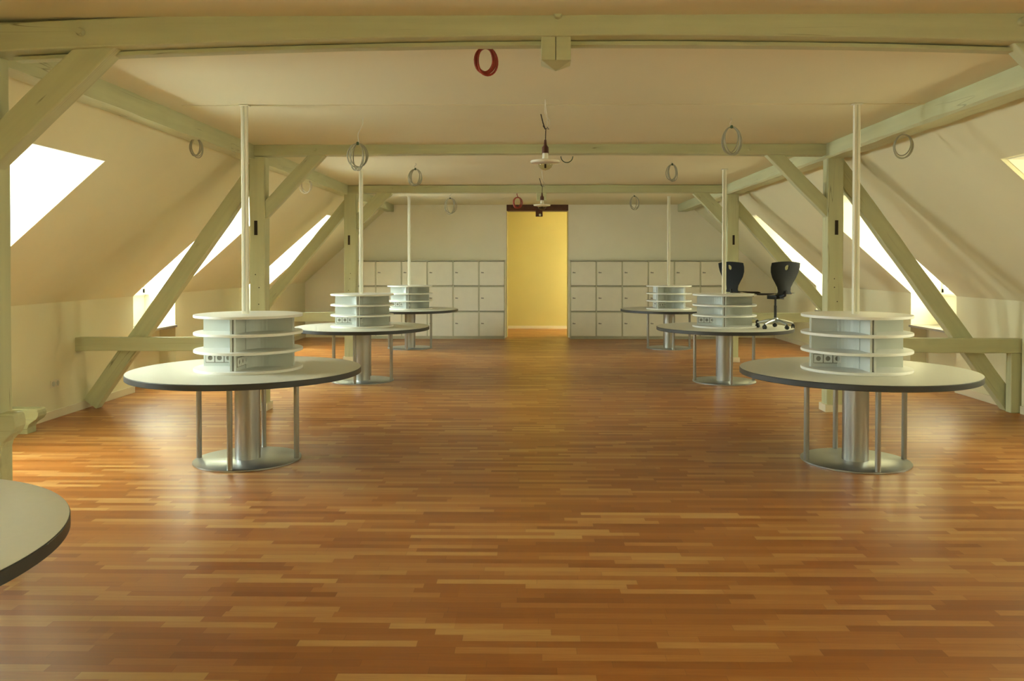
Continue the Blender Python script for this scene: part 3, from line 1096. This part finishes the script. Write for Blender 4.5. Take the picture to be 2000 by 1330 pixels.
# ------------------------------------------------------------ cable coils
def coil(name, anchor, drop, cx, cz, rx, rz, loops, label, mat='greycable', r=0.0055, tilt=0.3, knot=True, cat='cable coil', group=None, wavy=0.012):
    ax, ay, az = anchor
    t = thing(name, label, cat, (ax, ay, az), 0, group)
    rnd = random.Random(int(abs(ax * 1000 + ay * 77)))
    topz = cz + rz - az
    if drop:
        bm = B()
        pts = []
        for i in range(9):
            f_ = i / 8
            pts.append((f_ * (cx - ax) * 0.9 + wavy * math.sin(f_ * 7), wavy * 0.6 * math.sin(f_ * 9), 0.0 + f_ * topz))
        tube(bm, pts, r * 0.8, 6)
        obj('drop_wire', bm, 'whitecable' if mat != 'redcable' else mat, t, smooth=True)
    bm = B()
    for k in range(loops):
        sx_ = rx * rnd.uniform(0.72, 1.05)
        sz_ = rz * rnd.uniform(0.88, 1.03)
        ta = rnd.uniform(-tilt, tilt) * 2.2
        pts = []
        for i in range(28):
            a = 2 * PI * i / 28
            x = sx_ * math.sin(a)
            z = sz_ * math.cos(a) - sz_
            w_ = x * math.sin(ta)
            x = x * math.cos(ta)
            lean = rnd.uniform(-0.1, 0.1) * 0
            pts.append((x + (cx - ax), w_ + 0.004 * k, z + topz))
        ln = rnd.uniform(-0.12, 0.12)
        pts = [(p[0] * 1.0 + (p[2] - topz) * ln, p[1], p[2]) for p in pts]
        tube(bm, pts, r, 6, closed=True)
    obj('loops', bm, mat, t, smooth=True)
    if knot:
        bm = B()
        lathe(bm, [(0, -0.016), (0.012, -0.012), (0.014, 0.0), (0.010, 0.012), (0, 0.016)], 10, c=(cx - ax, 0, topz))
        obj('cable_tie', bm, 'greencable', t, smooth=True)
    return t
G = 'grey cable coils hanging from the ceiling'
coil('cable_coil', (-1.485, 7.18, CZ), True, -1.53, 2.53, 0.088, 0.115, 5, 'large grey cable coil on a long wire, in front of the middle beam at left', group=G)
coil('cable_coil', (1.742, 7.22, CZ), True, 1.752, 2.67, 0.085, 0.120, 5, 'large grey cable coil in front of the middle beam at right', group=G)
coil('cable_coil', (-1.481, 10.40, CZ), True, -1.48, 2.69, 0.085, 0.105, 5, 'grey cable coil hanging between the middle and farthest beams at left', group=G)
coil('cable_coil', (1.752, 10.33, CZ), True, 1.765, 2.735, 0.072, 0.105, 4, 'grey cable coil hanging between the middle and farthest beams at right', group=G)
coil('cable_coil', (-1.466, 14.76, CZ), True, -1.475, 2.63, 0.115, 0.145, 4, 'pale cable coil hanging in front of the far wall at left', group=G)
coil('cable_coil', (1.839, 14.81, CZ), True, 1.85, 2.69, 0.08, 0.125, 4, 'faint cable coil hanging in front of the far wall at right', group=G)
coil('cable_coil', (-3.05, 7.43, 2.72), True, -3.06, 2.645, 0.05, 0.085, 4, 'small cable coil hanging from the left purlin', group=G, knot=False)
coil('cable_coil', (3.22, 7.09, 2.73), True, 3.20, 2.597, 0.085, 0.102, 3, 'wide round cable coil hanging from the right purlin', group=G, tilt=0.12, knot=False)
coil('cable_coil', (-3.05, 11.09, 2.72), True, -3.07, 2.65, 0.075, 0.10, 4, 'small cable coil behind the brace of the front left post', mat='whitecable', group=G, knot=False)
coil('cable_coil', (3.28, 14.9, 2.72), True, 3.24, 2.60, 0.08, 0.10, 3, 'faint cable coil at the far end of the right purlin', mat='whitecable', group=G, knot=False)
coil('cable_coil', (-3.05, 15.4, 2.72), True, -3.0, 2.62, 0.09, 0.10, 3, 'faint cable coil at the far end of the left purlin', mat='whitecable', group=G, knot=False)
G2 = 'red cable coils under the beams'
rc = coil('red_cable_coil', (-0.243, 4.56, 2.86), True, -0.258, 2.715, 0.056, 0.076, 6, 'thick dark red cable coil hanging from the nearest beam', mat='redcable', r=0.0068, tilt=0.1, knot=False, group=G2, cat='cable coil', wavy=0.003)
coil('red_cable_coil', (-0.235, 13.51, CZ), True, -0.235, 2.60, 0.082, 0.088, 5, 'small distant red cable coil in front of the brown lintel', mat='redcable', r=0.009, tilt=0.08, knot=False, group=G2)
bm = B()
tube(bm, [(0.378 + 0.065 * math.cos(a_), 8.87, 2.752 - 0.068 * math.sin(a_)) for a_ in [PI * i / 14 for i in range(15)]], 0.005, 6)
tag(obj('cable_loop', bm, 'greencable', smooth=True), 'small green cable loop hanging under the middle beam beside the pendant lamp', 'cable')

# ------------------------------------------------------------ pendant lamps
def lamp(x, y, zs, label, s=1.0):
    t = thing('pendant_lamp', label, 'lamp', (x, y, CZ), 0, 'bare pendant lamps with porcelain discs')
    z = lambda v: v - CZ
    bm = B()
    tube(bm, [(0, 0, 0), (0.006, 0, -0.08), (0.016, 0, -0.16), (0.012, 0, z(zs + 0.12))], 0.004, 6)
    tube(bm, [(0, 0, 0), (-0.004, 0.01, -0.10), (0.035, 0.01, -0.17), (0.03, 0, z(zs + 0.14)), (0.012, 0, z(zs + 0.12))], 0.0035, 6)
    obj('ceiling_wire', bm, 'whitecable', t, smooth=True)
    bm = B()
    tube(bm, [(-0.035, 0, z(zs + 0.24)), (-0.018, 0, z(zs + 0.17)), (0.0, 0, z(zs + 0.12)), (-0.018, 0.004, z(zs + 0.15))], 0.0045, 6)
    tube(bm, [(0.012, 0, z(zs + 0.14)), (0.028, 0, z(zs + 0.122)), (0.006, 0, z(zs + 0.13)), (0.003, 0, z(zs + 0.11)), (0, 0, z(zs + 0.0))], 0.004, 6)
    obj('flex', bm, 'slot', t, smooth=True)
    bm = B()
    lathe(bm, [(0, z(zs) + 0.04), (0.008, z(zs) + 0.04), (0.012, z(zs)), (0.026, z(zs) - 0.02), (0.027, z(zs) - 0.065), (0, z(zs) - 0.065)], 24)
    obj('lamp_holder', bm, 'lintel', t, smooth=True)
    bm = B()
    z1 = z(zs) - 0.062
    lathe(bm, [(0, z1), (0.022, z1), (0.025, z1 - 0.045), (0.05, z1 - 0.058), (0.115, z1 - 0.062), (0.118, z1 - 0.072), (0.112, z1 - 0.080), (0.055, z1 - 0.088), (0, z1 - 0.088)], 40)
    obj('porcelain_disc', bm, 'china', t, smooth=True)
    bm = B()
    z2 = z1 - 0.087
    lathe(bm, [(0.056, z2 + 0.01), (0.058, z2 - 0.006), (0.050, z2 - 0.026), (0.030, z2 - 0.042), (0, z2 - 0.05)], 32)
    obj('glass_cup', bm, 'bulb', t, smooth=True)
    bm = B()
    lathe(bm, [(0, z2), (0.008, z2), (0.008, z2 - 0.03), (0, z2 - 0.034)], 12)
    obj('lamp_pin', bm, 'slot', t, smooth=True)
    return t
lamp(0.105, 6.41, 2.517, 'pendant lamp with white porcelain disc hanging in front of the middle beam')
lamp(0.14, 11.28, 2.53, 'distant pendant lamp with white disc hanging above the yellow doorway')

# black fitting on the lintel
t = thing('door_closer', 'small black fitting fixed under the brown lintel of the doorway', 'fitting', (0.155, YF - 0.02, 2.70))
bm = B()
box(bm, -0.075, 0.075, -0.06, 0.03, -0.09, 0.075)
obj('body', bm, 'lintel', t, bevel=0.01)
bm = B()
lathe(bm, [(0, 0.02), (0.022, 0.018), (0.026, 0), (0, 0)], 16)
bm.transform(Matrix.Translation((0.02, -0.06, -0.055)) @ Matrix.Rotation(R(90), 4, 'X'))
obj('white_cap', bm, 'china', t, smooth=True)

# wall socket on the left knee wall
t = thing('wall_socket', 'white double power socket low on the left wall', 'socket', (XL, 8.35, 0.356))
bm = B()
box(bm, 0, 0.012, -0.075, 0.075, -0.04, 0.04)
obj('plate', bm, 'base', t, bevel=0.004)
for s_ in (-1, 1):
    bm = B()
    lathe(bm, [(0, 0.004), (0.021, 0.004), (0.026, 0.007), (0.026, 0.0), (0, 0.0)], 20)
    bm.transform(Matrix.Translation((0.011, s_ * 0.036, 0)) @ Matrix.Rotation(R(90), 4, 'Y'))
    obj('outlet', bm, 'locker', t, smooth=True)
